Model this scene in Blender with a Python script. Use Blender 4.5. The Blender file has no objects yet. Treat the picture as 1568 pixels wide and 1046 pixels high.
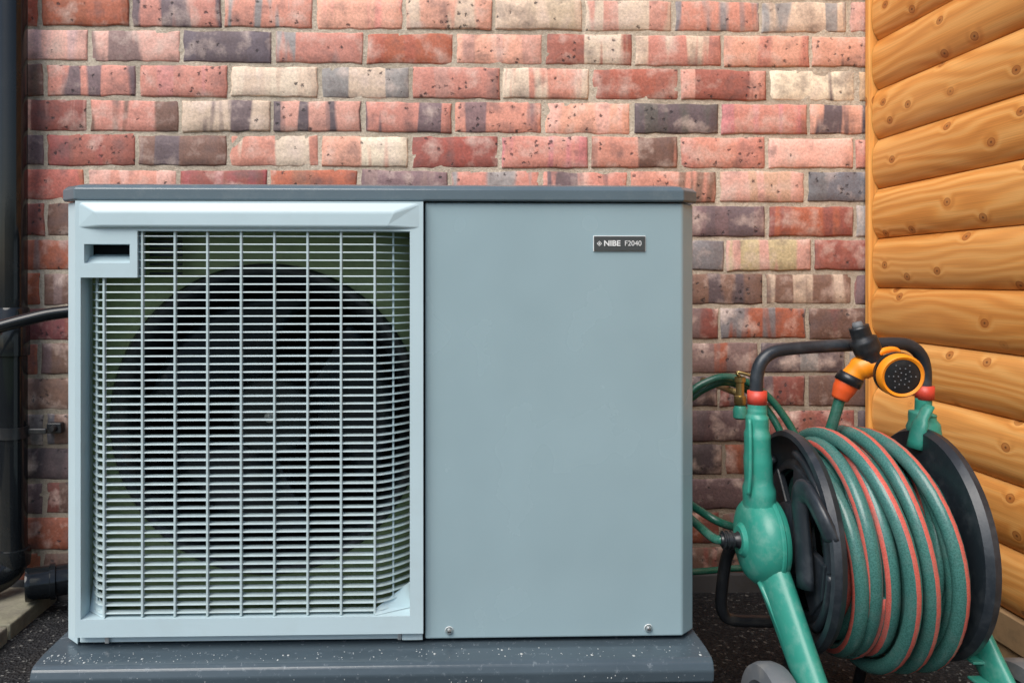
import bpy, bmesh, math, random
from mathutils import Vector, Matrix, noise
random.seed(7)
scene = bpy.context.scene
COL = scene.collection

# ------------------------------------------------------------------ helpers
def link(ob, parent=None):
    COL.objects.link(ob)
    if parent is not None:
        ob.parent = parent
    return ob

def empty(name, loc=(0,0,0)):
    e = bpy.data.objects.new(name, None); e.location = loc; e.empty_display_size = 0.1
    return link(e)

def mesh_ob(name, verts, faces, mat=None, parent=None, smooth=False, mats=None, midx=None):
    me = bpy.data.meshes.new(name)
    me.from_pydata([tuple(v) for v in verts], [], faces)
    if mats:
        for m in mats: me.materials.append(m)
    elif mat: me.materials.append(mat)
    if midx:
        for p, i in zip(me.polygons, midx): p.material_index = i
    if smooth:
        for p in me.polygons: p.use_smooth = True
    me.update()
    return link(bpy.data.objects.new(name, me), parent)

def bm_ob(name, bm, mat, parent=None, smooth=False):
    me = bpy.data.meshes.new(name)
    bmesh.ops.recalc_face_normals(bm, faces=bm.faces)
    bm.to_mesh(me); bm.free()
    if mat: me.materials.append(mat)
    if smooth:
        for p in me.polygons: p.use_smooth = True
    return link(bpy.data.objects.new(name, me), parent)

def box(name, lo, hi, mat, parent=None, bev=0.0, seg=2):
    bm = bmesh.new()
    bmesh.ops.create_cube(bm, size=1)
    for v in bm.verts:
        v.co = Vector([lo[i] + (v.co[i]+.5)*(hi[i]-lo[i]) for i in range(3)])
    if bev > 0:
        bmesh.ops.bevel(bm, geom=bm.edges[:], offset=bev, segments=seg, affect='EDGES', profile=.5)
    return bm_ob(name, bm, mat, parent)

def prism(name, poly, axis, a, b, mat, parent=None, bev=0.0, seg=2):
    """poly 2D extruded along axis from a to b"""
    def mk(p, t):
        if axis == 'X': return (t, p[0], p[1])
        if axis == 'Y': return (p[0], t, p[1])
        return (p[0], p[1], t)
    bm = bmesh.new()
    va = [bm.verts.new(mk(p, a)) for p in poly]
    vb = [bm.verts.new(mk(p, b)) for p in poly]
    bm.faces.new(va); bm.faces.new(list(reversed(vb)))
    n = len(poly)
    for i in range(n):
        bm.faces.new((va[i], vb[i], vb[(i+1) % n], va[(i+1) % n]))
    bmesh.ops.recalc_face_normals(bm, faces=bm.faces)
    if bev > 0:
        bmesh.ops.bevel(bm, geom=bm.edges[:], offset=bev, segments=seg, affect='EDGES', profile=.5, clamp_overlap=True)
    return bm_ob(name, bm, mat, parent)

def lathe(name, prof, origin, axis, mat, parent=None, segs=48, a0=0.0):
    """prof = list of (t along axis, radius)"""
    ax = Vector(axis).normalized()
    up = Vector((0,0,1)) if abs(ax.z) < .9 else Vector((1,0,0))
    e1 = ax.cross(up).normalized(); e2 = ax.cross(e1)
    o = Vector(origin)
    verts, faces = [], []
    for t, r in prof:
        for k in range(segs):
            a = a0 + 2*math.pi*k/segs
            verts.append(o + ax*t + (e1*math.cos(a)+e2*math.sin(a))*max(r, 1e-5))
    for i in range(len(prof)-1):
        for k in range(segs):
            k2 = (k+1) % segs
            faces.append((i*segs+k, i*segs+k2, (i+1)*segs+k2, (i+1)*segs+k))
    ob = mesh_ob(name, verts, faces, mat, parent, smooth=True)
    m = ob.modifiers.new('es', 'EDGE_SPLIT'); m.split_angle = math.radians(40)
    return ob

def crom(pts, n=8):
    P = [Vector(p) for p in pts]
    P = [P[0]*2-P[1]] + P + [P[-1]*2-P[-2]]
    out = []
    for i in range(1, len(P)-2):
        for j in range(n):
            t = j/n
            out.append(.5*((2*P[i]) + (P[i+1]-P[i-1])*t + (2*P[i-1]-5*P[i]+4*P[i+1]-P[i+2])*t*t + (3*P[i]-P[i-1]-3*P[i+1]+P[i+2])*t**3))
    out.append(P[-2])
    return out

def sweep(name, pts, rad, mat, parent=None, segs=14, mats=None, stripe=(), flat=(1,1), up0=None, cap=True, smooth=True):
    """rad: float / list of float or (ra,rb) tuples"""
    P = [Vector(p) for p in pts]; n = len(P)
    T = []
    for i in range(n):
        T.append((P[min(i+1, n-1)]-P[max(i-1, 0)]).normalized())
    ref = Vector(up0) if up0 else (Vector((0,0,1)) if abs(T[0].z) < .9 else Vector((1,0,0)))
    N = (ref - T[0]*ref.dot(T[0])).normalized()
    verts, faces, mi = [], [], []
    for i in range(n):
        if i:
            N = (N - T[i]*N.dot(T[i])).normalized()
        B = T[i].cross(N)
        r = rad[min(i, len(rad)-1)] if isinstance(rad, (list, tuple)) else rad
        ra, rb = r if isinstance(r, tuple) else (r*flat[0], r*flat[1])
        for k in range(segs):
            a = 2*math.pi*k/segs
            verts.append(P[i] + N*math.cos(a)*ra + B*math.sin(a)*rb)
    for i in range(n-1):
        for k in range(segs):
            k2 = (k+1) % segs
            faces.append((i*segs+k, i*segs+k2, (i+1)*segs+k2, (i+1)*segs+k))
            mi.append(1 if k in stripe else 0)
    if cap:
        faces.append(tuple(reversed(range(segs)))); mi.append(0)
        faces.append(tuple((n-1)*segs+k for k in range(segs))); mi.append(0)
    return mesh_ob(name, verts, faces, mat, parent, smooth=smooth, mats=mats, midx=mi)

# ------------------------------------------------------------------ materials
def nodes(name):
    m = bpy.data.materials.new(name); m.use_nodes = True
    nt = m.node_tree; nt.nodes.clear()
    out = nt.nodes.new('ShaderNodeOutputMaterial'); b = nt.nodes.new('ShaderNodeBsdfPrincipled')
    nt.links.new(b.outputs[0], out.inputs[0])
    return m, nt, b

class NT:
    def __init__(s, nt): s.nt = nt
    def n(s, t, **kw):
        nd = s.nt.nodes.new(t)
        for k, v in kw.items():
            if k.startswith('i_'):
                nd.inputs[k[2:].replace('_', ' ')].default_value = v
            else: setattr(nd, k, v)
        return nd
    def l(s, a, b): s.nt.links.new(a, b)
    def noise(s, vec, scale, detail=3, rough=.5, dist=0):
        nd = s.n('ShaderNodeTexNoise'); nd.inputs['Scale'].default_value = scale
        nd.inputs['Detail'].default_value = detail; nd.inputs['Roughness'].default_value = rough
        nd.inputs['Distortion'].default_value = dist
        if vec is not None: s.l(vec, nd.inputs['Vector'])
        return nd.outputs['Fac']
    def ramp(s, fac, stops, interp='LINEAR'):
        nd = s.n('ShaderNodeValToRGB'); cr = nd.color_ramp; cr.interpolation = interp
        while len(cr.elements) < len(stops): cr.elements.new(.5)
        for e, (p, c) in zip(cr.elements, stops):
            e.position = p; e.color = (c, c, c, 1) if not isinstance(c, tuple) else (*c[:3], 1)
        s.l(fac, nd.inputs['Fac']); return nd.outputs['Color']
    def mix(s, fac, a, b, mode='MIX'):
        nd = s.n('ShaderNodeMix'); nd.data_type = 'RGBA'; nd.blend_type = mode
        for sock, v in ((nd.inputs[0], fac), (nd.inputs[6], a), (nd.inputs[7], b)):
            if isinstance(v, bpy.types.NodeSocket): s.l(v, sock)
            elif isinstance(v, (int, float)) and sock == nd.inputs[0]: sock.default_value = v
            elif isinstance(v, (int, float)): sock.default_value = (v, v, v, 1)
            else: sock.default_value = (*v[:3], 1)
        return nd.outputs[2]
    def math(s, op, a, b=0.0, c=None):
        nd = s.n('ShaderNodeMath'); nd.operation = op
        for i, v in enumerate((a, b) if c is None else (a, b, c)):
            if isinstance(v, bpy.types.NodeSocket): s.l(v, nd.inputs[i])
            else: nd.inputs[i].default_value = v
        return nd.outputs[0]
    def mapping(s, vec, scale=(1,1,1), loc=(0,0,0)):
        nd = s.n('ShaderNodeMapping'); nd.inputs['Scale'].default_value = scale; nd.inputs['Location'].default_value = loc
        s.l(vec, nd.inputs['Vector']); return nd.outputs[0]
    def bump(s, h, strength, dist, normal=None):
        nd = s.n('ShaderNodeBump'); nd.inputs['Strength'].default_value = strength; nd.inputs['Distance'].default_value = dist
        s.l(h, nd.inputs['Height'])
        if normal is not None: s.l(normal, nd.inputs['Normal'])
        return nd.outputs[0]
    def geo(s): return s.n('ShaderNodeNewGeometry').outputs['Position']

def paint(name, col, rough=.4, metal=0.0, var=.08, dirt=0.0, dirtcol=(.25,.22,.18), bump=.15, bscale=300, spec=.5, dscale=18, coat=0, lo=.5, hi=.72):
    m, nt, b = nodes(name); N = NT(nt)
    g = N.geo()
    n1 = N.noise(g, 5, 2, .6)
    c = N.mix(n1, tuple(x*(1-2*var) for x in col), tuple(min(1, x*(1+2*var)) for x in col))
    rr = N.math('ADD', N.math('MULTIPLY', n1, .16), rough-.08)
    if dirt > 0:
        n2 = N.noise(g, dscale, 5, .7)
        f = N.ramp(n2, [(lo, 0.0), (hi, dirt)])
        c = N.mix(f, c, dirtcol)
        rr = N.math('ADD', rr, N.math('MULTIPLY', f, .25))
    N.l(c, b.inputs['Base Color'])
    b.inputs['Metallic'].default_value = metal
    N.l(rr, b.inputs['Roughness'])
    b.inputs['Specular IOR Level'].default_value = spec
    b.inputs['Coat Weight'].default_value = coat
    if bump > 0:
        N.l(N.bump(N.noise(g, bscale, 1, .5), bump, .0006), b.inputs['Normal'])
    return m

M_panel = paint('painted_sheet_steel', (.285,.395,.43), .26, 0, .05, .04, (.44,.50,.52), .12, 700, dscale=9)
M_frame = paint('light_grey_plastic', (.47,.60,.64), .32, 0, .03, .08, (.3,.32,.28), 0)
M_slat = paint('grille_plastic', (.46,.57,.59), .36, 0, .05, .25, (.25,.26,.2), 0, dscale=30)
M_lid = paint('slate_lid', (.10,.14,.165), .15, 0, .08, .2, (.25,.28,.28), .10, 260, dscale=30)
M_inner = paint('grass_bounce_inner_plate', (.19,.25,.11), .45, 0, .1, .3, (.07,.08,.05), 0)  # same paint as the body; green bounce from the grass put into its colour
M_black = paint('black_plastic', (.012,.014,.017), .33, 0, .2, .25, (.10,.095,.085), .2, 250, dscale=25)
M_flange = paint('reel_flange_plastic', (.017,.023,.030), .36, 0, .2, .45, (.08,.09,.10), .2, 200, dscale=20)
M_gloss = paint('gloss_black_pipe', (.007,.009,.011), .10, 0, .1, .06, (.08,.08,.07), 0, dscale=12, spec=.38)
M_dark = paint('dark_interior', (.005,.008,.011), .7, bump=0, spec=.2)
M_fan = paint('fan_blade', (.008,.013,.018), .4, 0, .1, .3, (.02,.025,.025), 0, spec=.3)
M_hub = paint('fan_hub', (.014,.019,.019), .45, bump=0, spec=.3)
M_metal = paint('zinc_screw', (.55,.56,.55), .3, .9, .1, .2, bump=0)
M_brass = paint('brass', (.42,.33,.14), .35, .9, .2, .3, bump=0)
M_green = paint('green_plastic', (.030,.26,.195), .36, 0, .12, .55, (.16,.34,.28), .2, 200, dscale=38)
M_red = paint('red_collar', (.60,.06,.035), .4, 0, .1, .2, bump=0)
M_orange = paint('orange_plastic', (.90,.29,.012), .35, 0, .05, .1, bump=0)
M_orange2 = paint('dark_orange_plastic', (.75,.10,.02), .35, 0, .05, .1, bump=0)
M_slate = paint('slate_base', (.060,.084,.102), .22, 0, .15, .6, (.22,.26,.29), .4, 90, dscale=95, lo=.58, hi=.75)
M_badge = paint('badge_dark', (.06,.065,.065), .3, bump=0)
M_white = paint('badge_silver', (.75,.77,.76), .35, bump=0)
M_conc = paint('grey_plinth', (.06,.06,.062), .8, 0, .25, .5, (.04,.038,.03), .8, 90, spec=.2)
M_grey = paint('wheel_grey', (.13,.14,.15), .6, 0, .2, .6, (.3,.28,.25), .4, 90)

def hose_mat(name, col, col2):
    m, nt, b = nodes(name); N = NT(nt); g = N.geo()
    v = N.n('ShaderNodeTexVoronoi'); v.inputs['Scale'].default_value = 430; N.l(g, v.inputs['Vector'])
    f = N.ramp(v.outputs['Distance'], [(.1, 0.0), (.7, 1.0)])
    c = N.mix(f, col, col2)
    d = N.ramp(N.noise(g, 22, 4, .7), [(.5, 0.0), (.75, .5)])
    c = N.mix(d, c, (.13,.18,.165))
    N.l(c, b.inputs['Base Color']); b.inputs['Roughness'].default_value = .27
    N.l(N.bump(v.outputs['Distance'], .12, .0008), b.inputs['Normal'])
    return m
M_hose = hose_mat('braided_green_hose', (.028,.105,.092), (.060,.185,.162))
M_hose2 = hose_mat('dark_green_hose', (.008,.075,.05), (.015,.12,.08))
M_stripe = hose_mat('hose_red_stripe', (.50,.085,.065), (.60,.14,.11))

# brick
def brick_material():
    m, nt, b = nodes('weathered_brick'); N = NT(nt)
    a1 = N.n('ShaderNodeAttribute', attribute_name='tone_a').outputs['Color']
    a2 = N.n('ShaderNodeAttribute', attribute_name='tone_b').outputs['Color']
    uv = N.n('ShaderNodeUVMap', uv_map='UVMap').outputs['UV']
    g = N.geo()
    warp = N.mapping(uv, (1, .09, 1))
    band = N.noise(warp, 15, 2.5, .5, .2)
    bandf = N.ramp(band, [(.505, 0.0), (.545, .95)])
    c = N.mix(bandf, a1, a2)
    # smoke marks and bloom
    cl = N.noise(g, 18, 4, .55)
    c = N.mix(N.ramp(cl, [(.28, .62), (.47, 0.0)]), c, (.13,.09,.09))
    c = N.mix(N.ramp(cl, [(.52, 0.0), (.78, .75)]), c, (.74,.58,.50))
    # pits
    v = N.n('ShaderNodeTexVoronoi'); v.inputs['Scale'].default_value = 62; v.inputs['Randomness'].default_value = 1
    fn = N.n('ShaderNodeTexNoise'); fn.inputs['Scale'].default_value = 150; fn.inputs['Detail'].default_value = 3
    fn.inputs['Roughness'].default_value = .7; N.l(g, fn.inputs['Vector'])
    wv = N.n('ShaderNodeVectorMath', operation='ADD')
    sc = N.n('ShaderNodeVectorMath', operation='SCALE'); sc.inputs['Scale'].default_value = .018; N.l(fn.outputs['Color'], sc.inputs[0])
    N.l(g, wv.inputs[0]); N.l(sc.outputs[0], wv.inputs[1]); N.l(wv.outputs[0], v.inputs['Vector'])
    sel = N.n('ShaderNodeSeparateColor'); N.l(v.outputs['Color'], sel.inputs[0])
    asp = N.n('ShaderNodeAttribute', attribute_name='speck').outputs['Fac']
    pit = N.math('MULTIPLY', N.ramp(v.outputs['Distance'], [(.14, 1.0), (.32, 0.0)]), N.math('LESS_THAN', sel.outputs[0], asp))
    c = N.mix(N.math('MULTIPLY', pit, .85), c, (.035,.028,.032))
    fine = fn.outputs['Fac']
    c = N.mix(1.0, c, N.ramp(fine, [(.3, .74), (.7, 1.17)]), 'MULTIPLY')
    N.l(c, b.inputs['Base Color'])
    b.inputs['Roughness'].default_value = .70
    h = N.math('ADD', N.math('MULTIPLY', fine, .5), N.math('MULTIPLY', cl, .8))
    h = N.math('SUBTRACT', h, pit)
    N.l(N.bump(h, .6, .0025), b.inputs['Normal'])
    return m
M_brick = brick_material()
def mortar_material():
    m, nt, b = nodes('lime_mortar'); N = NT(nt); g = N.geo()
    f = N.noise(g, 150, 4, .75); f2 = N.noise(g, 6, 4, .6)
    c = N.ramp(f, [(.3, (.42,.35,.27)), (.7, (.74,.65,.52))])
    c = N.mix(N.ramp(f2, [(.35, .5), (.55, 0.0)]), c, (.26,.215,.165))
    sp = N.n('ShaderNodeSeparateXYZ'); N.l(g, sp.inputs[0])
    z = N.ramp(N.math('MULTIPLY', sp.outputs[2], .8), [(.30, .7), (.80, 0.0)])  # mortar darkened towards the ground too, matching the shadow painted on the bricks
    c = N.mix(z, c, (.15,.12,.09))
    N.l(c, b.inputs['Base Color']); b.inputs['Roughness'].default_value = .95
    N.l(N.bump(f, .9, .004), b.inputs['Normal'])
    return m
M_mortar = mortar_material()

def wood_material(name, light=(.83,.43,.13), mid=(.76,.335,.078), dark=(.48,.16,.03)):
    m, nt, b = nodes(name); N = NT(nt)
    uv = N.n('ShaderNodeUVMap', uv_map='UVMap').outputs['UV']
    v = N.n('ShaderNodeTexVoronoi'); v.voronoi_dimensions = '2D'; v.inputs['Scale'].default_value = 1
    v.inputs['Randomness'].default_value = .85
    N.l(N.mapping(uv, (9, 12, 1)), v.inputs['Vector'])
    d = v.outputs['Distance']
    sel = N.n('ShaderNodeSeparateColor'); N.l(v.outputs['Color'], sel.inputs[0])
    on = N.ramp(sel.outputs[0], [(.45, 0.0), (.50, 1.0)])
    sp = N.n('ShaderNodeSeparateXYZ'); N.l(uv, sp.inputs[0])
    knotpull = N.math('MULTIPLY', N.ramp(d, [(0.0, 1.0), (.30, 0.0)], 'EASE'), on)
    wob = N.noise(N.mapping(uv, (1.0, 5, 1)), 1.6, 2, .5)
    coord = N.math('ADD', N.math('MULTIPLY', sp.outputs[1], 75.0), N.math('MULTIPLY', wob, 13.0))
    coord = N.math('ADD', coord, N.math('MULTIPLY', knotpull, 1.5))
    w = N.math('SINE', N.math('MULTIPLY', coord, 3.3))
    w = N.math('ADD', N.math('MULTIPLY', w, .5), .5)
    c = N.ramp(w, [(0.0, light), (.6, mid), (1.0, tuple(.66*a+.34*b_ for a, b_ in zip(mid, dark)))])
    fib = N.noise(N.mapping(uv, (6, 420, 1)), 1, 3, .6)
    c = N.mix(1.0, c, N.ramp(fib, [(.3, .86), (.7, 1.10)]), 'MULTIPLY')
    big = N.noise(N.mapping(uv, (1.2, 6, 1)), 1, 2, .5)
    c = N.mix(N.ramp(big, [(.4, 0.0), (.7, .45)]), c, (.88,.50,.18))
    kn = N.math('MULTIPLY', N.ramp(d, [(.05, .6), (.085, .6), (.095, .95), (.115, 0.0)]), on)
    c = N.mix(kn, c, (.34,.10,.02))
    kc = N.math('MULTIPLY', N.ramp(d, [(.02, 1.0), (.035, 0.0)]), on)
    c = N.mix(N.math('MULTIPLY', kc, .8), c, (.10,.035,.015))
    # per-board tone (each board has its own v offset of 3.7)
    bt = N.n('ShaderNodeTexWhiteNoise'); bt.noise_dimensions = '1D'
    N.l(N.math('FLOOR', N.math('DIVIDE', N.math('ADD', sp.outputs[1], .3), 3.7)), bt.inputs['W'])
    c = N.mix(1.0, c, N.ramp(bt.outputs['Value'], [(0.0, (.82,.76,.68)), (1.0, (1.0,1.0,1.0))]), 'MULTIPLY')
    N.l(c, b.inputs['Base Color']); b.inputs['Roughness'].default_value = .45
    b.inputs['Specular IOR Level'].default_value = .3
    N.l(N.bump(N.math('ADD', N.math('MULTIPLY', fib, .5), N.math('MULTIPLY', w, .2)), .3, .0015), b.inputs['Normal'])
    return m
M_wood = wood_material('stained_softwood')
M_woodtrim = wood_material('stained_softwood_trim', (.85,.42,.11), (.80,.35,.08), (.5,.2,.05))
M_woodbase = paint('pale_sawn_timber', (.34,.22,.11), .8, 0, .2, .5, (.12,.09,.05), .6, 80)

def asphalt_material():
    m, nt, b = nodes('asphalt'); N = NT(nt); g = N.geo()
    v = N.n('ShaderNodeTexVoronoi'); v.inputs['Scale'].default_value = 170; N.l(g, v.inputs['Vector'])
    sel = N.n('ShaderNodeSeparateColor'); N.l(v.outputs['Color'], sel.inputs[0])
    c = N.ramp(sel.outputs[0], [(0.0, (.008,.009,.011)), (.8, (.024,.025,.027)), (.95, (.045,.045,.045)), (.99, (.16,.16,.15))])
    c = N.mix(N.ramp(N.noise(g, 4, 4, .6), [(.5, 0.0), (.7, .25)]), c, (.05,.042,.03))
    N.l(c, b.inputs['Base Color']); b.inputs['Roughness'].default_value = .75
    b.inputs['Specular IOR Level'].default_value = .25
    N.l(N.bump(v.outputs['Distance'], 1.0, .006), b.inputs['Normal'])
    return m
M_asph = asphalt_material()
def slab_material():
    m, nt, b = nodes('stone_paving'); N = NT(nt); g = N.geo()
    f = N.noise(g, 12, 6, .7)
    c = N.ramp(f, [(.3, (.12,.11,.085)), (.55, (.26,.24,.18)), (.75, (.40,.36,.28))])
    c = N.mix(N.ramp(N.noise(g, 3, 3, .6), [(.5, 0.0), (.65, .5)]), c, (.13,.14,.07))
    N.l(c, b.inputs['Base Color']); b.inputs['Roughness'].default_value = .85
    N.l(N.bump(N.noise(g, 60, 5, .7), .6, .004), b.inputs['Normal'])
    return m
M_slab = slab_material()
def grass_material():
    m, nt, b = nodes('lawn_grass'); N = NT(nt); g = N.geo()
    f = N.noise(g, 40, 4, .75)
    c = N.ramp(f, [(.3, (.03,.065,.012)), (.7, (.10,.17,.035))])
    N.l(c, b.inputs['Base Color']); b.inputs['Roughness'].default_value = .8
    N.l(N.bump(f, 1, .02), b.inputs['Normal'])
    return m
M_grass = grass_material()

# ------------------------------------------------------------------ ground
def sheet(name, x0, x1, y0, y1, z, mat):
    return mesh_ob(name, [(x0,y0,z),(x1,y0,z),(x1,y1,z),(x0,y1,z)], [(0,1,2,3)], mat)
sheet('ground', -60, 60, -60, 60, 0, M_asph)
sheet('lawn', -14, 12, -16, -3.2, .004, M_grass)
# clipped hedge along the far side of the garden
bm = bmesh.new()
rnd = random.Random(3)
for _ in range(9000):
    x = rnd.uniform(-9, 9); zz = rnd.uniform(.05, 1.9) ; y = -10 + rnd.uniform(-.35, .35)
    s = rnd.uniform(.05, .12)
    mt = Matrix.Translation((x, y, zz)) @ Matrix.Rotation(rnd.random()*6, 4, 'Z') @ Matrix.Rotation(rnd.random()*6, 4, 'X')
    vs = [bm.verts.new(mt @ Vector(p)) for p in ((-s,0,0),(0,-s*.5,0),(s,0,0),(0,s*.5,0))]
    bm.faces.new(vs)
bm_ob('hedge', bm, paint('hedge_leaf', (.04,.085,.02), .5, 0, .3, bump=0))
# paving slabs to the left
pav = empty('stone_paving')
for i, (a, c_) in enumerate([(-1.2, -.62), (-.61, -.03), (-.02, .46), (.47, .687)]):
    for j, (xa, xb) in enumerate([(-1.52, -.925), (-2.13, -1.53)]):
        box('slab_%d_%d' % (i, j), (xa, a, -.03), (xb, c_, .034), M_slab, pav, .004)
# loose chippings on the asphalt
bm = bmesh.new()
for _ in range(700):
    x = random.uniform(.40, 1.05) if random.random() < .75 else random.uniform(-.92, -.6)
    y = random.uniform(-.5, .66)
    s = random.uniform(.0012, .0035)
    mt = Matrix.Translation((x, y, s*.5)) @ Matrix.Rotation(random.random()*6, 4, 'Z') @ Matrix.Rotation(random.random()*6, 4, 'X') @ Matrix.Diagonal((s*random.uniform(.7,1.5), s, s*.7, 1))
    bmesh.ops.create_icosphere(bm, subdivisions=1, radius=1, matrix=mt)
bm_ob('gravel', bm, paint('chipping', (.06,.06,.058), .8, 0, .6, .6, (.2,.19,.17), bump=0, dscale=80))

# ------------------------------------------------------------------ brick wall
WY = .70            # face of the wall
wall = empty('brick_wall')
CH, BL = .0858, .225
Z0 = 1.0586 - 12*CH   # lowest joint
def rgb(r, g, b, k=1.0):
    def f(c):
        c /= 255.
        return c/12.92 if c <= .04045 else ((c+.055)/1.055)**2.4
    return (f(r)*k, f(g)*k, f(b)*k)
SAL = [rgb(228,168,150), rgb(238,184,168), rgb(222,154,134), rgb(234,174,150), rgb(214,146,130)]
CRE = [rgb(244,228,202), rgb(238,218,194), rgb(230,204,180)]
PUR = [rgb(138,112,114), rgb(122,104,108), rgb(150,124,120), rgb(108,94,98)]
RED = [rgb(172,104,90), rgb(158,92,82), rgb(182,114,98)]
ORA = [rgb(198,120,92), rgb(184,106,80)]
GRY = [rgb(146,142,144), rgb(124,124,132), rgb(160,156,154)]
BRN = [rgb(148,114,98), rgb(130,98,86)]
verts, faces, ca, cb, cs, uvs = [], [], [], [], [], []
def add_brick(x0, x1, z0, z1, ta, tb, seed, dy, speck):
    nx = max(4, int((x1-x0)/.018)); nz = 6
    base = len(verts)
    sk = random.uniform(-.0014, .0014)
    for j in range(nz):
        for i in range(nx):
            def par(k, n, L):
                if k == 0: return 0.0
                if k == n-1: return L
                if k == 1: return min(.004, L*.2)
                if k == n-2: return L - min(.004, L*.2)
                return .004 + (L-.008)*(k-1)/(n-3)
            px = par(i, nx, x1-x0); pz = par(j, nz, z1-z0)
            border = i in (0, nx-1) or j in (0, nz-1)
            X, Z = x0+px, z0+pz + sk*(px/(x1-x0)-.5)*2
            nv = noise.noise(Vector((X*45, Z*45, seed*3.1)))
            nv2 = noise.noise(Vector((X*60+9, Z*60, seed*5.1)))
            if i in (0, 1, nx-2, nx-1): X += .0038*nv
            if j in (0, 1, nz-2, nz-1): Z += .0038*nv2
            if border:
                Y = WY + .0035 + dy + .0015*nv
            else:
                Y = WY + dy + .0018*nv
                if (i in (1, nx-2) or j in (1, nz-2)) and nv2 > .3: Y += .003
            verts.append((X, Y, Z)); uvs.append((px + seed*1.37, pz + seed*.73))
    for j in range(nz-1):
        for i in range(nx-1):
            a = base + j*nx + i
            faces.append((a, a+1, a+nx+1, a+nx))
    ring = [base+i for i in range(nx)] + [base+j*nx+nx-1 for j in range(1, nz)] + [base+(nz-1)*nx+i for i in range(nx-2, -1, -1)] + [base+j*nx for j in range(nz-2, 0, -1)]
    b2 = len(verts)
    for r in ring:
        v = verts[r]; verts.append((v[0], WY+.03, v[2])); uvs.append(uvs[r])
    L = len(ring)
    for k in range(L):
        faces.append((ring[(k+1) % L], ring[k], b2+k, b2+(k+1) % L))
    cnt = len(verts) - base
    ca.extend([(*ta, 1)]*cnt); cb.extend([(*tb, 1)]*cnt); cs.extend([speck]*cnt)
z = Z0
J = .0105
sd = 0
while z < 2.75:
    k = round((z-Z0)/CH)
    off = .04 if (k - 13) % 2 == 0 else .04+.1185
    x = off - BL*15
    x += random.uniform(-.006, .006)
    while x < 2.3:
        L = BL
        x1 = x + L + random.uniform(-.002, .002)
        sd += 1
        cz = z + CH/2; cx = (x+x1)/2
        light = max(0, min(1, (cz-.72)/.36))  # share of paler bricks: part brick tone, part painted-in light falloff
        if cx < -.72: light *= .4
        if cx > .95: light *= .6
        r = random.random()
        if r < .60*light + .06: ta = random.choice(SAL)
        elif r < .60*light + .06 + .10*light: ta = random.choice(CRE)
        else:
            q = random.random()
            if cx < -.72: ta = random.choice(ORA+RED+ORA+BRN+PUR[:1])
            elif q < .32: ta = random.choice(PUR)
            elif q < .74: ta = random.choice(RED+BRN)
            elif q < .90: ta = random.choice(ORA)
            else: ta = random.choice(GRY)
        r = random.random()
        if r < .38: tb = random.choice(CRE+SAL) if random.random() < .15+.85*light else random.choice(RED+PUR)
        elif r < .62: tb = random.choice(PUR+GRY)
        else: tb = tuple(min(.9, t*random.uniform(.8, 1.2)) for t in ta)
        low_shade = .50 + .50*max(0, min(1, (cz-.35)/.65))  # shadow painted into the brick colours, deepening towards the ground
        jit = random.uniform(.86, 1.08)*low_shade
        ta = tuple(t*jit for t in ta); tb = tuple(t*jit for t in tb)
        sp_ = random.choice([.03, .08, .12, .3, .5])
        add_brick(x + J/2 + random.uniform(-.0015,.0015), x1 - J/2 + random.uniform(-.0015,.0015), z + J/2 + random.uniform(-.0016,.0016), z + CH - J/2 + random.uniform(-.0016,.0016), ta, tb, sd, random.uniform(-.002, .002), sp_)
        x = x1
    z += CH
me = bpy.data.meshes.new('bricks'); me.from_pydata(verts, [], faces)
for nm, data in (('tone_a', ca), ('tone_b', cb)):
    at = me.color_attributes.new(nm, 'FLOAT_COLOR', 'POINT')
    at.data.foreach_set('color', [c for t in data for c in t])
at = me.attributes.new('speck', 'FLOAT', 'POINT'); at.data.foreach_set('value', cs)
uvl = me.uv_layers.new(name='UVMap')
for lp in me.loops: uvl.data[lp.index].uv = uvs[lp.vertex_index]
for p in me.polygons: p.use_smooth = True
me.materials.append(M_brick); me.update()
link(bpy.data.objects.new('bricks', me), wall)
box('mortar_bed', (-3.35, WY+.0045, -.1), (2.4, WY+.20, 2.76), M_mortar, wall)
box('plinth_strip', (-3.35, WY-.012, -.05), (2.4, WY+.0035, .046), M_conc, wall, .004)
bm = bmesh.new()
for (x, zz, w, h) in [(.832,.468,.012,.055),(.815,.492,.045,.010),(-.72,.70,.05,.012),(-.88,.72,.04,.010)]:
    for k in range(14):
        cx = x + random.uniform(-w/2, w/2); cz = zz + random.uniform(-h/2, h/2)
        bmesh.ops.create_icosphere(bm, subdivisions=2, radius=1, matrix=Matrix.Translation((cx, WY+.0005, cz)) @ Matrix.Diagonal((random.uniform(.004,.009), .003, random.uniform(.003,.007), 1)))
bm_ob('mortar_smears', bm, paint('white_mortar', (.6,.58,.53), .9, bump=0), wall, True)

# ------------------------------------------------------------------ wooden shed
shed = empty('wooden_shed')
SX = 1.103
verts, faces, uv = [], [], []
PB = .1235
zb = .762 - 5*PB
nb = 18
ys = [-.95 + i*(.672+.95)/10 for i in range(11)]
for bidx in range(nb):
    z0 = zb + bidx*PB; base = len(verts); ns = 14
    sdv = random.uniform(0, 40); warp_ = random.uniform(-.0015, .0015)
    for i, y in enumerate(ys):
        for s in range(ns+1):
            t = s/ns
            bul = .0145*(1-abs(2*t-1)**2.8)
            tt = t
            if s == 0: bul = -.008
            if s == 1: tt = .012; bul = .000
            if s == ns-1: tt = .978; bul = .000
            if s == ns: bul = -.008
            verts.append((SX - bul + warp_, y, z0 + tt*PB))
            uv.append((y + sdv, tt*PB + bidx*3.7))
    for i in range(len(ys)-1):
        for s in range(ns):
            a = base + i*(ns+1) + s
            faces.append((a, a+1, a+ns+2, a+ns+1))
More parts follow.
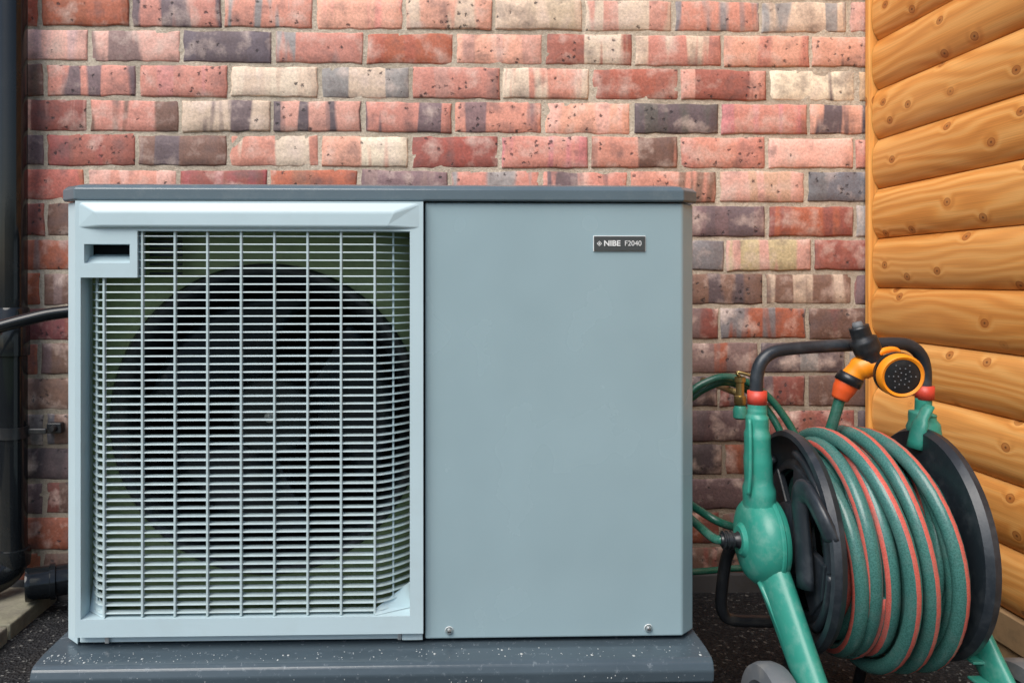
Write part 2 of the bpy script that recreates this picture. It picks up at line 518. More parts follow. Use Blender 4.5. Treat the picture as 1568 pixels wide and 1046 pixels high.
def uvmesh(name, verts, faces, uv, mat, parent):
    me = bpy.data.meshes.new(name); me.from_pydata(verts, [], faces)
    ul = me.uv_layers.new(name='UVMap')
    for lp in me.loops: ul.data[lp.index].uv = uv[lp.vertex_index]
    for p in me.polygons: p.use_smooth = True
    me.materials.append(mat); me.update()
    return link(bpy.data.objects.new(name, me), parent)
uvmesh('log_lap_cladding', verts, faces, uv, M_wood, shed)
def wood_box(name, lo, hi, axis, mat, bev=.002):
    ob = box(name, lo, hi, mat, shed, bev)
    me = ob.data; ul = me.uv_layers.new(name='UVMap')
    s = random.uniform(0, 30)
    for lp in me.loops:
        c = me.vertices[lp.vertex_index].co
        if axis == 'Z': ul.data[lp.index].uv = (c.z + s, c.x + c.y + 1)
        else: ul.data[lp.index].uv = (c.y + s, c.x + c.z + 1)
    return ob
ztop = zb + nb*PB
wood_box('corner_trim_back', (SX-.022, .674, zb-.01), (SX+.02, .693, ztop), 'Z', M_woodtrim, .003)
wood_box('corner_trim_front', (SX-.03, -.985, zb-.01), (SX+.03, -.951, ztop), 'Z', M_woodtrim, .003)
box('shed_body', (SX+.012, -.94, .10), (2.6, .66, ztop), M_woodbase, shed)
box('floor_bearer', (SX-.004, -.95, .0), (SX+.06, .66, .075), M_woodbase, shed, .003)
box('bottom_rail', (SX-.010, -.95, .078), (SX+.01, .668, zb-.004), M_woodbase, shed, .002)
prism('shed_roof', [(SX-.04, ztop+.005), (SX-.04, ztop+.04), (1.85, ztop+.32), (2.66, ztop+.04), (2.66, ztop+.005), (1.85, ztop+.28)], 'Y', -1.02, .68, M_black, shed)

# ------------------------------------------------------------------ base plinth under the pump
bp = empty('pump_plinth')
XL, XR = -.619, .434
prism('plinth_body', [(-.052,.0), (-.052,.150), (-.060,.155), (-.062,.172), (-.058,.184), (-.050,.189), (-.02,.1925), (.46,.1925), (.46,0)], 'X', XL, XR, M_slate, bp, .002)
box('rubber_foot_1', (XL-.006, -.045, 0), (XL-.001, .44, .10), M_black, bp)
box('rubber_foot_2', (XR+.001, -.045, 0), (XR+.006, .44, .10), M_black, bp)
# dried splashes on the plinth
bm = bmesh.new()
rs = random.Random(21)
for _ in range(170):
    x = XL + .01 + (XR-XL-.02)*rs.random()**1.5
    y = rs.uniform(-.046, -.018)
    zz = .189 + (y+.05)/.03*.0035
    r = rs.uniform(.0004, .0011) if rs.random() < .9 else rs.uniform(.0014, .0028)
    bmesh.ops.create_icosphere(bm, subdivisions=1, radius=1, matrix=Matrix.Translation((x, y, zz)) @ Matrix.Diagonal((r*rs.uniform(.8,1.5), r*rs.uniform(1,2.2), .0004, 1)))
for _ in range(40):
    x = rs.uniform(XL+.01, XR-.01); zz = rs.uniform(.158, .175)
    r = rs.uniform(.0004, .0011)
    bmesh.ops.create_icosphere(bm, subdivisions=1, radius=1, matrix=Matrix.Translation((x, -.0612, zz)) @ Matrix.Diagonal((r, .0006, r*1.6, 1)))
bm_ob('dried_splashes', bm, paint('dried_splash', (.45,.48,.48), .7, bump=0), bp, True)

# ------------------------------------------------------------------ heat pump
hp = empty('heat_pump')
def chamf(xl, xr, y0, y1, c, c2=None):
    c2 = c2 or c
    return [(xl, y0+c*.9), (xl+c, y0), (xr-c2, y0), (xr, y0+c2*.9), (xr, y1-.02), (xr-.02, y1), (xl+.02, y1), (xl, y1-.02)]
PR = [(-.0175, 0), (.4025, 0), (.4274, .024), (.4274, .40), (.407, .42), (-.0175, .42)]
prism('service_panel', PR, 'Z', .200, .9065, M_panel, hp, .003, 3)
prism('left_corner_post', [(-.600,.026), (-.5745,.002), (-.5745,.03), (-.585,.42), (-.600,.42)], 'Z', .197, .9065, M_frame, hp, .0015)
box('rear_panel', (-.584, .405, .2), (-.0185, .42, .905), M_dark, hp)
box('cavity_floor', (-.584, .03, .2), (-.0185, .404, .215), M_dark, hp)
box('cavity_roof', (-.584, .03, .885), (-.0185, .404, .905), M_dark, hp)
box('cavity_side', (-.584, .062, .216), (-.580, .40, .884), M_dark, hp)
box('cavity_divider', (-.0225, .062, .216), (-.0180, .40, .884), M_dark, hp)
box('lower_strip', (-.572, .004, .199), (-.021, .028, .2135), M_frame, hp, .002)
box('lower_strip_end', (-.055, -.001, .199), (-.0215, .0035, .2135), M_frame, hp, .001)
def lid():
    pl = chamf(-.6035, .4305, -.006, .43, .030)
    bm = bmesh.new()
    levels = [(.9080, 0.0), (.9100, -.002), (.9265, -.002), (.9325, .003), (.9355, .012), (.939, .05)]
    cx, cy = -.086, .21
    rings = []
    for zz, ins in levels:
        ring = []
        for (x, y) in pl:
            dx = (ins if x < cx else -ins); dy = (ins if y < cy else -ins)
            ring.append(bm.verts.new((x+dx, y+dy, zz)))
        rings.append(ring)
    n = len(pl)
    for a, b_ in zip(rings, rings[1:]):
        for i in range(n):
            bm.faces.new((a[i], a[(i+1) % n], b_[(i+1) % n], b_[i]))
    bm.faces.new(rings[-1]); bm.faces.new(list(reversed(rings[0])))
    ob = bm_ob('lid', bm, M_lid, hp)
    m = ob.modifiers.new('b', 'BEVEL'); m.width = .003; m.segments = 3; m.limit_method = 'ANGLE'; m.angle_limit = math.radians(20)
    return ob
lid()

# grille frame: outer border, L-shaped opening, hand-hold opening
xs = [-.5715, -.5630, -.5575, -.486, -.474, -.0419, -.0205]
zs = [.2150, .243, .785, .808, .838, .859, .9065]
bm = bmesh.new()
def solid(i, j):
    if not (0 <= i < 6 and 0 <= j < 6): return False
    if (1 <= i <= 4 and j == 1) or (i == 4 and 1 <= j <= 4): return False
    if i == 2 and j == 3: return False
    return True
vg = {}
def gv(i, j, y):
    if (i, j, y) not in vg: vg[(i, j, y)] = bm.verts.new((xs[i], y, zs[j]))
    return vg[(i, j, y)]
YF, YB = -.013, .022
for i in range(6):
    for j in range(6):
        if not solid(i, j): continue
        bm.faces.new((gv(i,j,YF), gv(i+1,j,YF), gv(i+1,j+1,YF), gv(i,j+1,YF)))
        bm.faces.new((gv(i,j+1,YB), gv(i+1,j+1,YB), gv(i+1,j,YB), gv(i,j,YB)))
        if not solid(i-1, j): bm.faces.new((gv(i,j,YF), gv(i,j+1,YF), gv(i,j+1,YB), gv(i,j,YB)))
        if not solid(i+1, j): bm.faces.new((gv(i+1,j+1,YF), gv(i+1,j,YF), gv(i+1,j,YB), gv(i+1,j+1,YB)))
        if not solid(i, j-1): bm.faces.new((gv(i+1,j,YF), gv(i,j,YF), gv(i,j,YB), gv(i+1,j,YB)))
        if not solid(i, j+1): bm.faces.new((gv(i,j+1,YF), gv(i+1,j+1,YF), gv(i+1,j+1,YB), gv(i,j+1,YB)))
sharp = [e for e in bm.edges if len(e.link_faces) == 2 and e.calc_face_angle(0) > 1.0 and all(v.co.y < 0 for v in e.verts)]
bmesh.ops.bevel(bm, geom=sharp, offset=.0024, segments=3, affect='EDGES', profile=.5, clamp_overlap=True)
bm_ob('grille_frame', bm, M_frame, hp)
bm = bmesh.new()
o = [(-.566,.9040), (-.026,.9040), (-.026,.863), (-.566,.863)]
i_ = [(-.540,.889), (-.066,.889), (-.078,.8655), (-.530,.8655)]
vo = [bm.verts.new((x, -.0128, z_)) for x, z_ in o]; vi = [bm.verts.new((x, -.021, z_)) for x, z_ in i_]
for k in range(4): bm.faces.new((vo[k], vo[(k+1) % 4], vi[(k+1) % 4], vi[k]))
bm.faces.new(vi)
mo = bm_ob('top_rail_moulding', bm, M_frame, hp)
m = mo.modifiers.new('b', 'BEVEL'); m.width = .003; m.segments = 3; m.limit_method = 'ANGLE'; m.angle_limit = .2
box('handle_pocket_back', (-.5600, .028, .80), (-.484, .031, .845), M_dark, hp)
prism('handle_pocket_floor', [(-.008,.8065), (.027,.8065), (.027,.823), (.010,.819)], 'X', -.558, -.4855, M_frame, hp, .001)
for nm, xa, xb in (('grille_fairing_left', -.563, -.527), ('grille_fairing_right', -.042, -.098)):
    mesh_ob(nm, [(xa, .020, .2440), (xb, -.010, .2435), (xb, -.004, .252), (xa, .034, .282), (xa, .034, .244)], [(0,1,2,3),(0,3,4)], M_frame, hp)

def gy(x):
    y = -.006
    if x < -.530: t = (-.530-x)/.034; y += .040*t**1.7
    if x > -.098: t = (x+.098)/.0565; y += .046*t**1.5
    return y
xsl = [-.5632,-.557,-.549,-.540,-.530,-.45,-.35,-.25,-.15,-.098,-.086,-.074,-.062,-.051,-.0425]
verts, faces = [], []
def slat(z, xs_, th=.0023, dp=.0125):
    base = len(verts)
    for x in xs_:
        y = gy(x)
        for (dy, dz) in ((0,-th/2+.0004),(0.0006,th/2-.0002),(dp,th/2+.0002),(dp,-th/2)):
            verts.append((x, y+dy, z+dz))
    for i in range(len(xs_)-1):
        for k in range(4):
            a = base+i*4+k; b_ = base+i*4+(k+1) % 4
            faces.append((a, b_, b_+4, a+4))
pitch = .0128
z = .2495
while z < .857:
    xx = xsl if z < .782 else [-.474, -.45,-.35,-.25,-.15,-.098,-.086,-.074,-.062,-.051,-.0425]
    slat(z, xx); z += pitch
mesh_ob('grille_slats', verts, faces, M_slat, hp)
for i, x in enumerate([-.5290,-.4685,-.4170,-.3655,-.3120,-.2590,-.2060,-.1525,-.0985]):
    ztop_ = .859 if x > -.474 else .785
    box('grille_bar_%d' % i, (x-.0018, gy(x)-.0022, .244), (x+.0018, gy(x)+.006, ztop_), M_slat, hp, .0006, 1)
for i, x in enumerate([-.0700, -.5480]):
    box('grille_side_bar_%d' % i, (x-.0015, gy(x)+.004, .26), (x+.0015, gy(x)+.010, .859 if x > -.4 else .785), M_slat, hp)
for i in range(9):
    z_ = .790 + i*.0075
    box('inner_louvre_%d' % i, (-.470, .030, z_), (-.418, .036, z_+.004), M_hub, hp)

CXF, CZF, RF = -.284, .547, .256
verts, faces = [], []
seg = 96
ring = [(CXF+RF*math.cos(2*math.pi*k/seg), CZF+RF*math.sin(2*math.pi*k/seg)) for k in range(seg)]
x0, x1, z0, z1 = -.583, -.0185, .216, .884
def hit(a):
    c, s = math.cos(a), math.sin(a)
    ts = []
    if c > 1e-6: ts.append((x1-CXF)/c)
    if c < -1e-6: ts.append((x0-CXF)/c)
    if s > 1e-6: ts.append((z1-CZF)/s)
    if s < -1e-6: ts.append((z0-CZF)/s)
    t = min(ts); return (CXF+c*t, CZF+s*t)
for k in range(seg):
    verts.append((ring[k][0], .060, ring[k][1]))
    h = hit(2*math.pi*k/seg); verts.append((h[0], .060, h[1]))
for k in range(seg):
    k2 = (k+1) % seg
    faces.append((2*k, 2*k2, 2*k2+1, 2*k+1))
mesh_ob('orifice_plate', verts, faces, M_inner, hp)
lathe('fan_shroud', [(-.012, .262), (-.018,.258), (-.018,.254), (-.012,.244), (.01,.230), (.05,.223), (.12,.225), (.16,.234)], (CXF, .070, CZF), (0,1,0), M_black, hp, 96)
box('evaporator_coil', (-.575, .33, .22), (-.03, .37, .87), M_dark, hp)
for b_i in range(3):
    verts, faces = [], []
    a0 = math.radians(100 + 120*b_i); nr, na = 10, 12
    for i in range(nr):
        r = .055 + (.208-.055)*i/(nr-1)
        span = math.radians(52 + 46*(i/(nr-1))**1.0); lead = math.radians(28)*(i/(nr-1))**1.5
        for j in range(na):
            t = j/(na-1)
            a = a0 - lead + span*t
            y = .165 - .075*t*(.7+.3*i/(nr-1)) + .012*math.sin(t*math.pi)
            verts.append((CXF+r*math.cos(a), y, CZF+r*math.sin(a)))
    for i in range(nr-1):
        for j in range(na-1):
            a = i*na+j; faces.append((a, a+1, a+na+1, a+na))
    ob = mesh_ob('fan_blade_%d' % (b_i+1), verts, faces, M_fan, hp, smooth=True)
    s = ob.modifiers.new('s', 'SOLIDIFY'); s.thickness = .004
lathe('fan_hub', [(0,0),(0,.058),(.004,.066),(.012,.070),(.09,.070)], (CXF, .085, CZF), (0,1,0), M_hub, hp, 64)
lathe('fan_bolt', [(-.016,0),(-.016,.004),(-.008,.005),(-.008,.009),(0,.010)], (CXF, .084, CZF), (0,1,0), M_metal, hp, 12)
for k in range(3):
    a = math.radians(30+120*k)
    sweep('motor_strut_%d' % k, [(CXF+.07*math.cos(a), .25, CZF+.07*math.sin(a)), (CXF+.25*math.cos(a), .25, CZF+.25*math.sin(a))], .006, M_hub, hp, 8)
sweep('motor_cable', crom([(-.30,.22,.60),(-.305,.20,.70),(-.295,.2,.80),(-.30,.2,.87)]), .006, M_black, hp, 8)

def screw(name, x, y, z, r, parent):
    lathe(name, [(-.006,0),(-.0055,r*.6),(-.003,r*.95),(0,r)], (x, y, z), (0,1,0), M_metal, parent, 20)
    lathe(name+'_washer', [(-.0012,r*1.25),(0,r*1.35)], (x, y, z), (0,1,0), M_white, parent, 24)
    box(name+'_slot', (x-r*.55, y-.0064, z-.0006), (x+r*.55, y-.0058, z+.0006), M_dark, parent)
screw('panel_screw_1', .0215, -.0005, .2135, .0052, hp)
screw('panel_screw_2', .3465, -.0005, .2135, .0052, hp)
box('strip_clip_1', (-.530, -.002, .200), (-.523, .004, .2135), M_metal, hp, .001)
box('strip_clip_2', (-.062, -.002, .200), (-.056, .004, .2135), M_metal, hp, .001)
box('panel_seam', (-.0205, .002, .2), (-.0176, .03, .906), M_dark, hp)

bx0, bx1, bz0, bz1 = .2560, .3415, .8275, .8530
box('badge_rim', (bx0, -.0016, bz0), (bx1, .0005, bz1), M_white, hp, .0006)
box('badge_plate', (bx0+.0008, -.0030, bz0+.0008), (bx1-.0008, -.0010, bz1-.0008), M_badge, hp, .0007)
def text(name, body, x, z, size, off=0, sx=1):
    cu = bpy.data.curves.new(name, 'FONT'); cu.body = body; cu.size = size; cu.offset = off; cu.extrude = .0002
    cu.align_y = 'CENTER'
    tmp = bpy.data.objects.new(name+'_c', cu); COL.objects.link(tmp)
    bpy.context.view_layer.update()
    me = bpy.data.meshes.new_from_object(tmp.evaluated_get(bpy.context.evaluated_depsgraph_get()))
    bpy.data.objects.remove(tmp)
    me.materials.clear(); me.materials.append(M_white)
    ob = bpy.data.objects.new(name, me); ob.rotation_euler = (math.pi/2, 0, 0); ob.location = (x, -.0034, z); ob.scale = (sx, 1, 1)
    return link(ob, hp)
text('badge_lettering', 'NIBE', .2725, .8403, .0125, .00032, 1.05)
text('badge_number', 'F2040', .3065, .8403, .0120, 0, .95)
lathe('badge_mark', [(-.0002,.0042),(-.0002,.0030)], (.2655, -.0032, .8403), (0,1,0), M_white, hp, 4)
lathe('badge_mark_dot', [(-.0002,.0),(-.0002,.0016)], (.2655, -.0032, .8403), (0,1,0), M_white, hp, 4)

# ------------------------------------------------------------------ rain downpipe etc. on the left
dp = empty('rain_downpipe')
DX, DY = -1.013, .650
lathe('pipe', [(0.10,.032),(2.75,.032)], (DX, DY, 0), (0,0,1), M_gloss, dp, 40)
lathe('joint_socket', [(.600,.0322),(.602,.037),(.71,.037),(.716,.034),(.716,.032)], (DX, DY, 0), (0,0,1), M_gloss, dp, 40)
lathe('lower_collar', [(.10,.03),(.10,.038),(.125,.040),(.14,.038),(.142,.031)], (DX, DY, 0), (0,0,1), M_gloss, dp, 40)
lathe('bracket_band', [(.405,.0322),(.405,.0355),(.432,.0355),(.432,.0322)], (DX, DY, 0), (0,0,1), M_black, dp, 40)
box('bracket_arm', (DX+.03, DY+.0, .412), (DX+.078, DY+.010, .426), M_black, dp, .003)
lathe('bracket_bolt', [(-.014,0),(-.014,.006),(-.006,.008),(0,.009)], (DX+.083, DY+.030, .421), (0,1,0), M_black, dp, 12)
box('bracket_plate', (DX+.064, DY+.030, .408), (DX+.100, DY+.049, .434), M_black, dp, .003)
sweep('shoe', crom([(DX, DY, .13), (DX, DY, .105), (DX-.012, DY-.02, .085), (DX-.04, DY-.06, .074)]), .034, M_gloss, dp, 24, cap=False)
dr = empty('drain_pipe')
a = Vector((-.948,.580,.077)); b_ = Vector((-.80,.645,.080))
ax = (b_-a).normalized()
lathe('drain_socket', [(.0,.031),(.0,.037),(.006,.0385),(.012,.037),(.05,.037),(.052,.041),(.062,.041),(.064,.036),(.19,.034)], a, ax, M_gloss, dr, 40)
lathe('drain_bore', [(.0,.031),(.10,.030),(.10,.0)], a, ax, M_dark, dr, 40)
ip = empty('condensate_pipe')
sweep('pipe_run', crom([(-1.5,.36,.57),(-1.25,.385,.602),(-1.02,.41,.655),(-.88,.43,.695),(-.80,.445,.712),(-.66,.47,.722),(-.4,.47,.722)]), .0135, M_gloss, ip, 18)
sweep('pipe_coupling', [(-.955,.419,.673),(-.925,.424,.6815)], .017, M_black, ip, 18)

# ------------------------------------------------------------------ hose reel
hr = empty('hose_reel')
AZ = .356
drum = bpy.data.objects.new('drum', None); link(drum, hr)
drum.location = (.698, 0, AZ); drum.rotation_euler = (0, 0, math.radians(-3))
def flange(name, x, sgn, k_=1.0):
    pr = [(0,.170),(.010*sgn,.176),(.020*sgn,.174),(.022*sgn,.166),(.012*sgn,.158),(.006*sgn,.145),(.004*sgn,.128),(.010*sgn,.120),(.010*sgn,.112),(0,.112),(0,.170)]
    pr = [(t, r*k_) for t, r in pr]
    lathe(name+'_rim', pr, (x,0,0), (1,0,0), M_flange, drum, 72)
    lathe(name+'_hub', [(0,.062),(.022*sgn,.058),(.030*sgn,.048),(.030*sgn,.0)], (x,0,0), (1,0,0), M_flange, drum, 40)
    for k in range(4):
        a = math.radians(28+90*k)
        w0, w1 = math.radians(32), math.radians(27)
        poly = [(math.cos(a-w0)*.055, math.sin(a-w0)*.055), (math.cos(a-w1)*.122, math.sin(a-w1)*.122), (math.cos(a)*.126, math.sin(a)*.126), (math.cos(a+w1)*.122, math.sin(a+w1)*.122), (math.cos(a+w0)*.055, math.sin(a+w0)*.055)]
        prism(name+'_spoke_%d' % k, poly, 'X', x+.001*sgn, x+.013*sgn, M_flange, drum, .003)
        rr = .142
        sweep(name+'_rib_%d' % k, [(x+.012*sgn, math.cos(a+s)*rr, math.sin(a+s)*rr) for s in [i*.06 for i in range(-7, 8)]], .007, M_flange, drum, 8)
flange('flange_left', -.098, -1)
flange('flange_right', .094, 1, 1.03)
lathe('core', [(-.098,.108),(.094,.108)], (0,0,0), (1,0,0), M_dark, drum, 48)
sweep('flange_grip', crom([(-.112,-.150,.045),(-.122,-.140,.075),(-.126,-.10,.10),(-.126,-.07,.085),(-.124,-.075,.02),(-.124,-.085,-.05)],5), [(.010,.020)]*26, M_flange, drum, 14)
def coil(name, r0, turns, xa, xb, tilt, ph, seed, sag=.010, rj=.003):
    pts = []; n = int(turns*44)
    for i in range(n+1):
        th = 2*math.pi*turns*i/n + ph
        s = i/n
        nv = noise.noise(Vector((th*.35, seed, 0))); nv2 = noise.noise(Vector((th*.22, seed+9, 3)))
        e = min(i, n-i)/44.0            # turns from the nearer end: ends dive under the layer below
        dive = max(0.0, 1 - e/.45)
        r = r0 + rj*nv - .030*dive*dive*(3-2*dive)
        x = xa + (xb-xa)*s + (tilt + .016*nv2)*math.cos(th+seed) + .010*nv
        x = max(-.084, min(.082, x))
        y = r*math.cos(th); z = r*math.sin(th)
        if z < 0: z -= sag*(-z/r0)**2
        pts.append((x, y, z))
    return sweep(name, pts, .0118, None, drum, 20, mats=[M_hose, M_stripe], stripe=(4, 5))
coil('hose_layer_1', .118, 7, -.084, .082, 0, 0, 1.3, .004)
coil('hose_layer_2', .135, 6.5, .082, -.084, .005, .5, 4.1, .010)
coil('hose_layer_3', .152, 6.2, -.082, .082, .012, 1.2, 7.7, .018, .006)
coil('hose_layer_4', .169, 3.6, -.066, .066, .028, 3.4, 2.4, .028, .008)
g = M_green
x = .526
sweep('left_collar', [(x, 0, .578), (x, 0, .600)], .0155, M_red, hr, 20)
sweep('left_upright', crom([(x,0,.579),(x,0,.568),(x,0,.558),(x,0,.530),(x+.001,0,.49),(x+.003,0,.44),(x+.005,0,.38)],5),
      [(.0150,.0150)]*5+[(.0155,.016)]*5+[(.0175,.022)]*5+[(.0195,.027)]*5+[(.021,.029)]*5+[(.024,.036)]*6, g, hr, 24, up0=(1,0,0))
lathe('left_hub', [(-.032,.0),(-.032,.028),(-.030,.046),(-.024,.060),(-.014,.069),(-.002,.072),(.014,.072),(.022,.066),(.025,.0)], (.533, 0, AZ), (1,0,0), g, hr, 48)
lathe('left_hub_lip', [(.004,.0725),(.006,.0745),(.010,.0745),(.012,.0725)], (.533, 0, AZ), (1,0,0), g, hr, 48)
lathe('left_hub_boss', [(-.006,.0),(-.006,.022),(0,.028)], (.501, 0, AZ), (1,0,0), g, hr, 32)
lathe('crank_spindle', [(-.032,0),(-.032,.009),(-.026,.011),(-.024,.013),(-.014,.013),(-.012,.010),(-.004,.012),(0,.016)], (.497, 0, AZ), (1,0,0), M_black, hr, 24)
for k in range(3):
    lathe('spindle_ring_%d' % k, [(0,.011),(.001,.015),(.003,.015),(.004,.011)], (.468+.007*k, 0, AZ), (1,0,0), M_black, hr, 24)
sweep('left_frame_rib', crom([(.509,-.012,.555),(.507,-.020,.52),(.506,-.022,.47),(.504,-.020,.435)],5), .0032, g, hr, 8)
def leg(name, pts, w):
    P = crom(pts, 5)
    n = len(P)
    rr = [(w[0]+(w[1]-w[0])*i/(n-1), (w[2]+(w[3]-w[2])*i/(n-1))) for i in range(n)]
    return sweep(name, P, rr, M_green, hr, 20, up0=(1,0,0))
leg('left_front_leg', [(.537,-.01,.33), (.543,-.06,.275), (.552,-.135,.188), (.565,-.22,.09), (.572,-.285,.018)], (.024,.016,.044,.022))
sweep('left_leg_rib', crom([(.516,-.035,.30), (.526,-.07,.26), (.538,-.14,.18), (.554,-.22,.085)],4), .0045, M_green, hr, 8)
leg('right_front_leg', [(.838,.02,.36), (.840,-.03,.28), (.843,-.10,.20), (.858,-.18,.10), (.868,-.25,.018)], (.014,.014,.034,.028))
for k in range(6):
    t = k/5
    box('right_leg_rib_%d' % k, (.812, -.09-.13*t-.02, .20-.135*t), (.832, -.09-.13*t+.02, .204-.135*t), M_green, hr, .001)
lathe('right_hub', [(0,0),(0,.06),(.02,.056),(.026,0)], (.822, .0, AZ), (1,0,0), M_green, hr, 40)
sweep('right_collar', [(.824,.03,.580),(.824,.03,.603)], .0150, M_red, hr, 20)
sweep('right_upright', crom([(.822,.03,.582),(.821,.03,.560),(.820,.03,.545),(.822,.02,.49),(.826,.01,.42),(.830,0,.36)],5), [(.013,.013)]*6+[(.022,.020)]*5+[(.026,.026)]*15, M_green, hr, 20, up0=(1,0,0))
sweep('right_upright_web', crom([(.815,.005,.572),(.795,-.005,.545),(.785,-.005,.505)],4), [(.006,.01)]*4+[(.008,.014)]*5, M_green, hr, 12)
sweep('handle', crom([(.525,0,.595),(.5255,0,.622),(.532,0,.645),(.548,.002,.660),(.575,.005,.667),(.64,.012,.671),(.70,.018,.673),(.765,.022,.675),(.795,.025,.671),(.815,.028,.655),(.824,.03,.630),(.824,.03,.598)],8), .0105, M_flange, hr, 18)
sweep('rear_tube', crom([(.535,.05,.34),(.520,.11,.30),(.512,.125,.22),(.516,.13,.185),(.535,.135,.168),(.60,.14,.162),(.75,.14,.162),(.82,.135,.17),(.845,.12,.20),(.845,.05,.33)],6), .0105, M_black, hr, 16)
for nm, x in (('rear_leg_left', .66), ('rear_leg_right', .80)):
    sweep(nm, crom([(x,.14,.162),(x,.17,.10),(x,.20,.012)],4), .010, M_black, hr, 14)
for nm, x in (('wheel_left', .508), ('wheel_right', .900)):
    lathe(nm, [(-.020,0),(-.020,.03),(-.012,.035),(-.012,.070),(-.020,.075),(-.018,.097),(-.008,.101),(.008,.101),(.018,.097),(.020,.075),(.012,.07),(.012,.03),(.02,0)], (x, -.115, .101), (1,0,0), M_grey, hr, 48)
sweep('wheel_axle', [(.51,-.115,.101),(.90,-.115,.101)], .006, M_metal, hr, 10)

# ------------------------------------------------------------------ spray nozzle hung on the handle
sn = empty('spray_nozzle')
c = Vector((.722,-.075,.632)); ax = Vector((-.12,-1,-.12)).normalized()
lathe('head_body', [(.050,.016),(.030,.021),(.012,.028),(.006,.031)], c, -ax, M_orange, sn, 40)
lathe('head_ring', [(-.004,.027),(-.006,.031),(-.002,.034),(.010,.034),(.012,.031)], c, -ax, M_orange, sn, 40)
lathe('head_band', [(.0135,.0315),(.0135,.0345),(.020,.0345),(.022,.030)], c, -ax, M_black, sn, 40)
lathe('head_face', [(-.0025,0),(-.003,.010),(-.0035,.024),(-.002,.028)], c, -ax, M_black, sn, 40)
up = Vector((0,0,1)); e1 = ax.cross(up).normalized(); e2 = e1.cross(ax)
k = 0
for r_, n_ in ((.006, 5), (.013, 10), (.020, 6)):
    for j in range(n_):
        a = 2*math.pi*j/n_
        p = c + ax*.0035 + e1*math.cos(a)*r_ + e2*math.sin(a)*r_
        lathe('jet_%d' % k, [(.0,.0012),(.0010,.0008),(.0010,0)], p, ax, M_grey, sn, 8); k += 1
sweep('gun_barrel', crom([(.725,-.028,.640),(.705,-.018,.643),(.690,-.012,.636),(.674,-.006,.616)],5), [.019]*6+[.020]*5+[.017]*5, M_orange, sn, 18)
sweep('gun_grip', crom([(.708,-.02,.645),(.700,-.020,.666),(.690,-.020,.688),(.684,-.020,.706)],5), [(.019,.017)]*5+[(.022,.019)]*5+[(.016,.014)]*6, M_black, sn, 18)
sweep('gun_cap', [(.684,-.020,.703),(.681,-.020,.713)], [.010,.007], M_grey, sn, 14)
sweep('trigger_hook', crom([(.706,-.03,.660),(.722,-.03,.668),(.742,-.025,.668),(.75,-.022,.658)],5), .005, M_orange, sn, 10)
sweep('tail_band', [(.679,-.008,.626),(.672,-.006,.612)], .021, M_black, sn, 18)
sweep('tail_collar', crom([(.673,-.006,.614),(.667,-.004,.600),(.662,-.002,.586)],4), [.019,.019,.018,.018,.017,.016,.015,.014,.013], M_orange2, sn, 18)
sweep('tail_hose', crom([(.663,-.002,.588),(.656,.0,.56),(.648,.01,.52),(.645,.03,.49),(.66,.05,.46)],6), .0088, M_hose2, sn, 14)

# ------------------------------------------------------------------ loose hose from the wall behind the pump
gh = empty('garden_hose')
sweep('supply_hose', crom([(.45,.50,.50),(.55,.50,.515),(.60,.50,.545),(.65,.50,.562),(.70,.50,.552),(.75,.50,.52),(.785,.49,.475),(.81,.47,.42),(.82,.44,.36),(.80,.40,.30)],6), .0085, M_hose2, gh, 12)
sweep('supply_hose_2', crom([(.45,.52,.48),(.56,.52,.50),(.61,.52,.530),(.66,.52,.548),(.71,.52,.532),(.755,.52,.49),(.78,.50,.44),(.79,.48,.38),(.77,.45,.30)],6), .0085, M_hose2, gh, 12)
sweep('lower_hose', crom([(.40,.30,.42),(.45,.22,.38),(.50,.14,.35),(.55,.14,.33)],6), .0075, M_hose2, gh, 12)
sweep('feed_hose', crom([(.40,.30,.385),(.435,.22,.37),(.452,.10,.358),(.459,.02,.354),(.470,.0,.3555)],6), .0075, M_hose2, gh, 12)
sweep('ground_hose', crom([(.40,.50,.115),(.60,.52,.115),(.70,.53,.118),(.85,.52,.118)],6), .0075, M_hose2, gh, 12)
hc = empty('hose_connector')
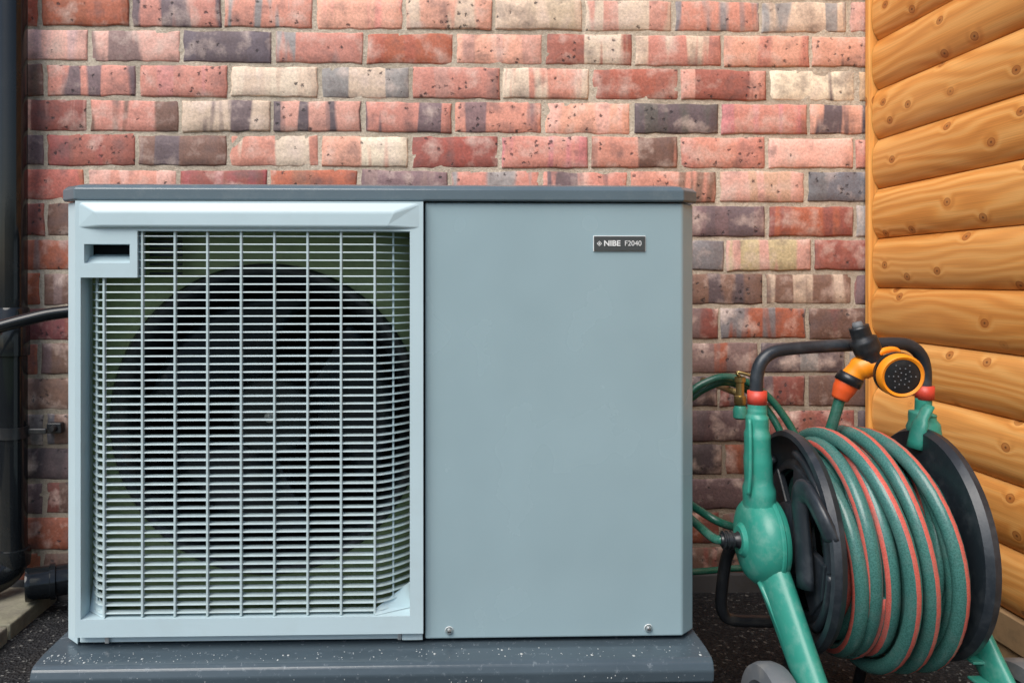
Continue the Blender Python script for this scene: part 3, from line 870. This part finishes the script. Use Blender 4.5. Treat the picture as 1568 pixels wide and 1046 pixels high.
lathe('brass_body', [(0,.010),(.004,.013),(.02,.013),(.022,.009),(.05,.009),(.052,.012),(.062,.012)], (.672,.455,.505), (0,0,1), M_brass, hc, 12)
lathe('green_coupler', [(0,.0),(0,.010),(.004,.015),(.022,.015),(.030,.011)], (.672,.455,.474), (0,0,1), M_green, hc, 20)
sweep('lever', crom([(.672,.455,.566),(.665,.455,.578),(.69,.45,.572),(.70,.45,.565)],4), .0035, M_brass, hc, 8)
sweep('stem', [(.672,.455,.53),(.672,.52,.53),(.672,.70,.53)], .008, M_brass, hc, 10)

# ------------------------------------------------------------------ light
w = bpy.data.worlds.new('World'); scene.world = w; w.use_nodes = True
nt = w.node_tree; nt.nodes.clear()
SE, SA = math.radians(50), math.radians(214)
sky = nt.nodes.new('ShaderNodeTexSky'); sky.sky_type = 'NISHITA'; sky.sun_disc = False
sky.sun_elevation = SE; sky.sun_rotation = SA
sky.air_density = 1.0; sky.dust_density = 2.0; sky.ozone_density = 1.5
bg = nt.nodes.new('ShaderNodeBackground'); bg.inputs['Strength'].default_value = .15
wo = nt.nodes.new('ShaderNodeOutputWorld')
nt.links.new(sky.outputs[0], bg.inputs[0]); nt.links.new(bg.outputs[0], wo.inputs[0])
sl = bpy.data.lights.new('sun', 'SUN'); sl.energy = 3.4; sl.angle = math.radians(45); sl.color = (1, .96, .90)
so = bpy.data.objects.new('sun', sl); COL.objects.link(so)
dirv = Vector((math.sin(SA)*math.cos(SE), math.cos(SA)*math.cos(SE), math.sin(SE)))
so.rotation_euler = dirv.to_track_quat('Z', 'Y').to_euler()

# ------------------------------------------------------------------ camera
cam = bpy.data.cameras.new('camera'); co = bpy.data.objects.new('camera', cam); COL.objects.link(co)
cam.sensor_width = 36; cam.lens = 36*1228/1568
cam.shift_x = (784-702)/1568; cam.shift_y = -93/1568
cam.clip_start = .05; cam.clip_end = 300
co.location = (0, -1.3, .78)
co.rotation_euler = (math.pi/2, 0, -math.atan(.028))
scene.camera = co
scene.view_settings.view_transform = 'Standard'
scene.view_settings.look = 'None'
scene.view_settings.exposure = 0
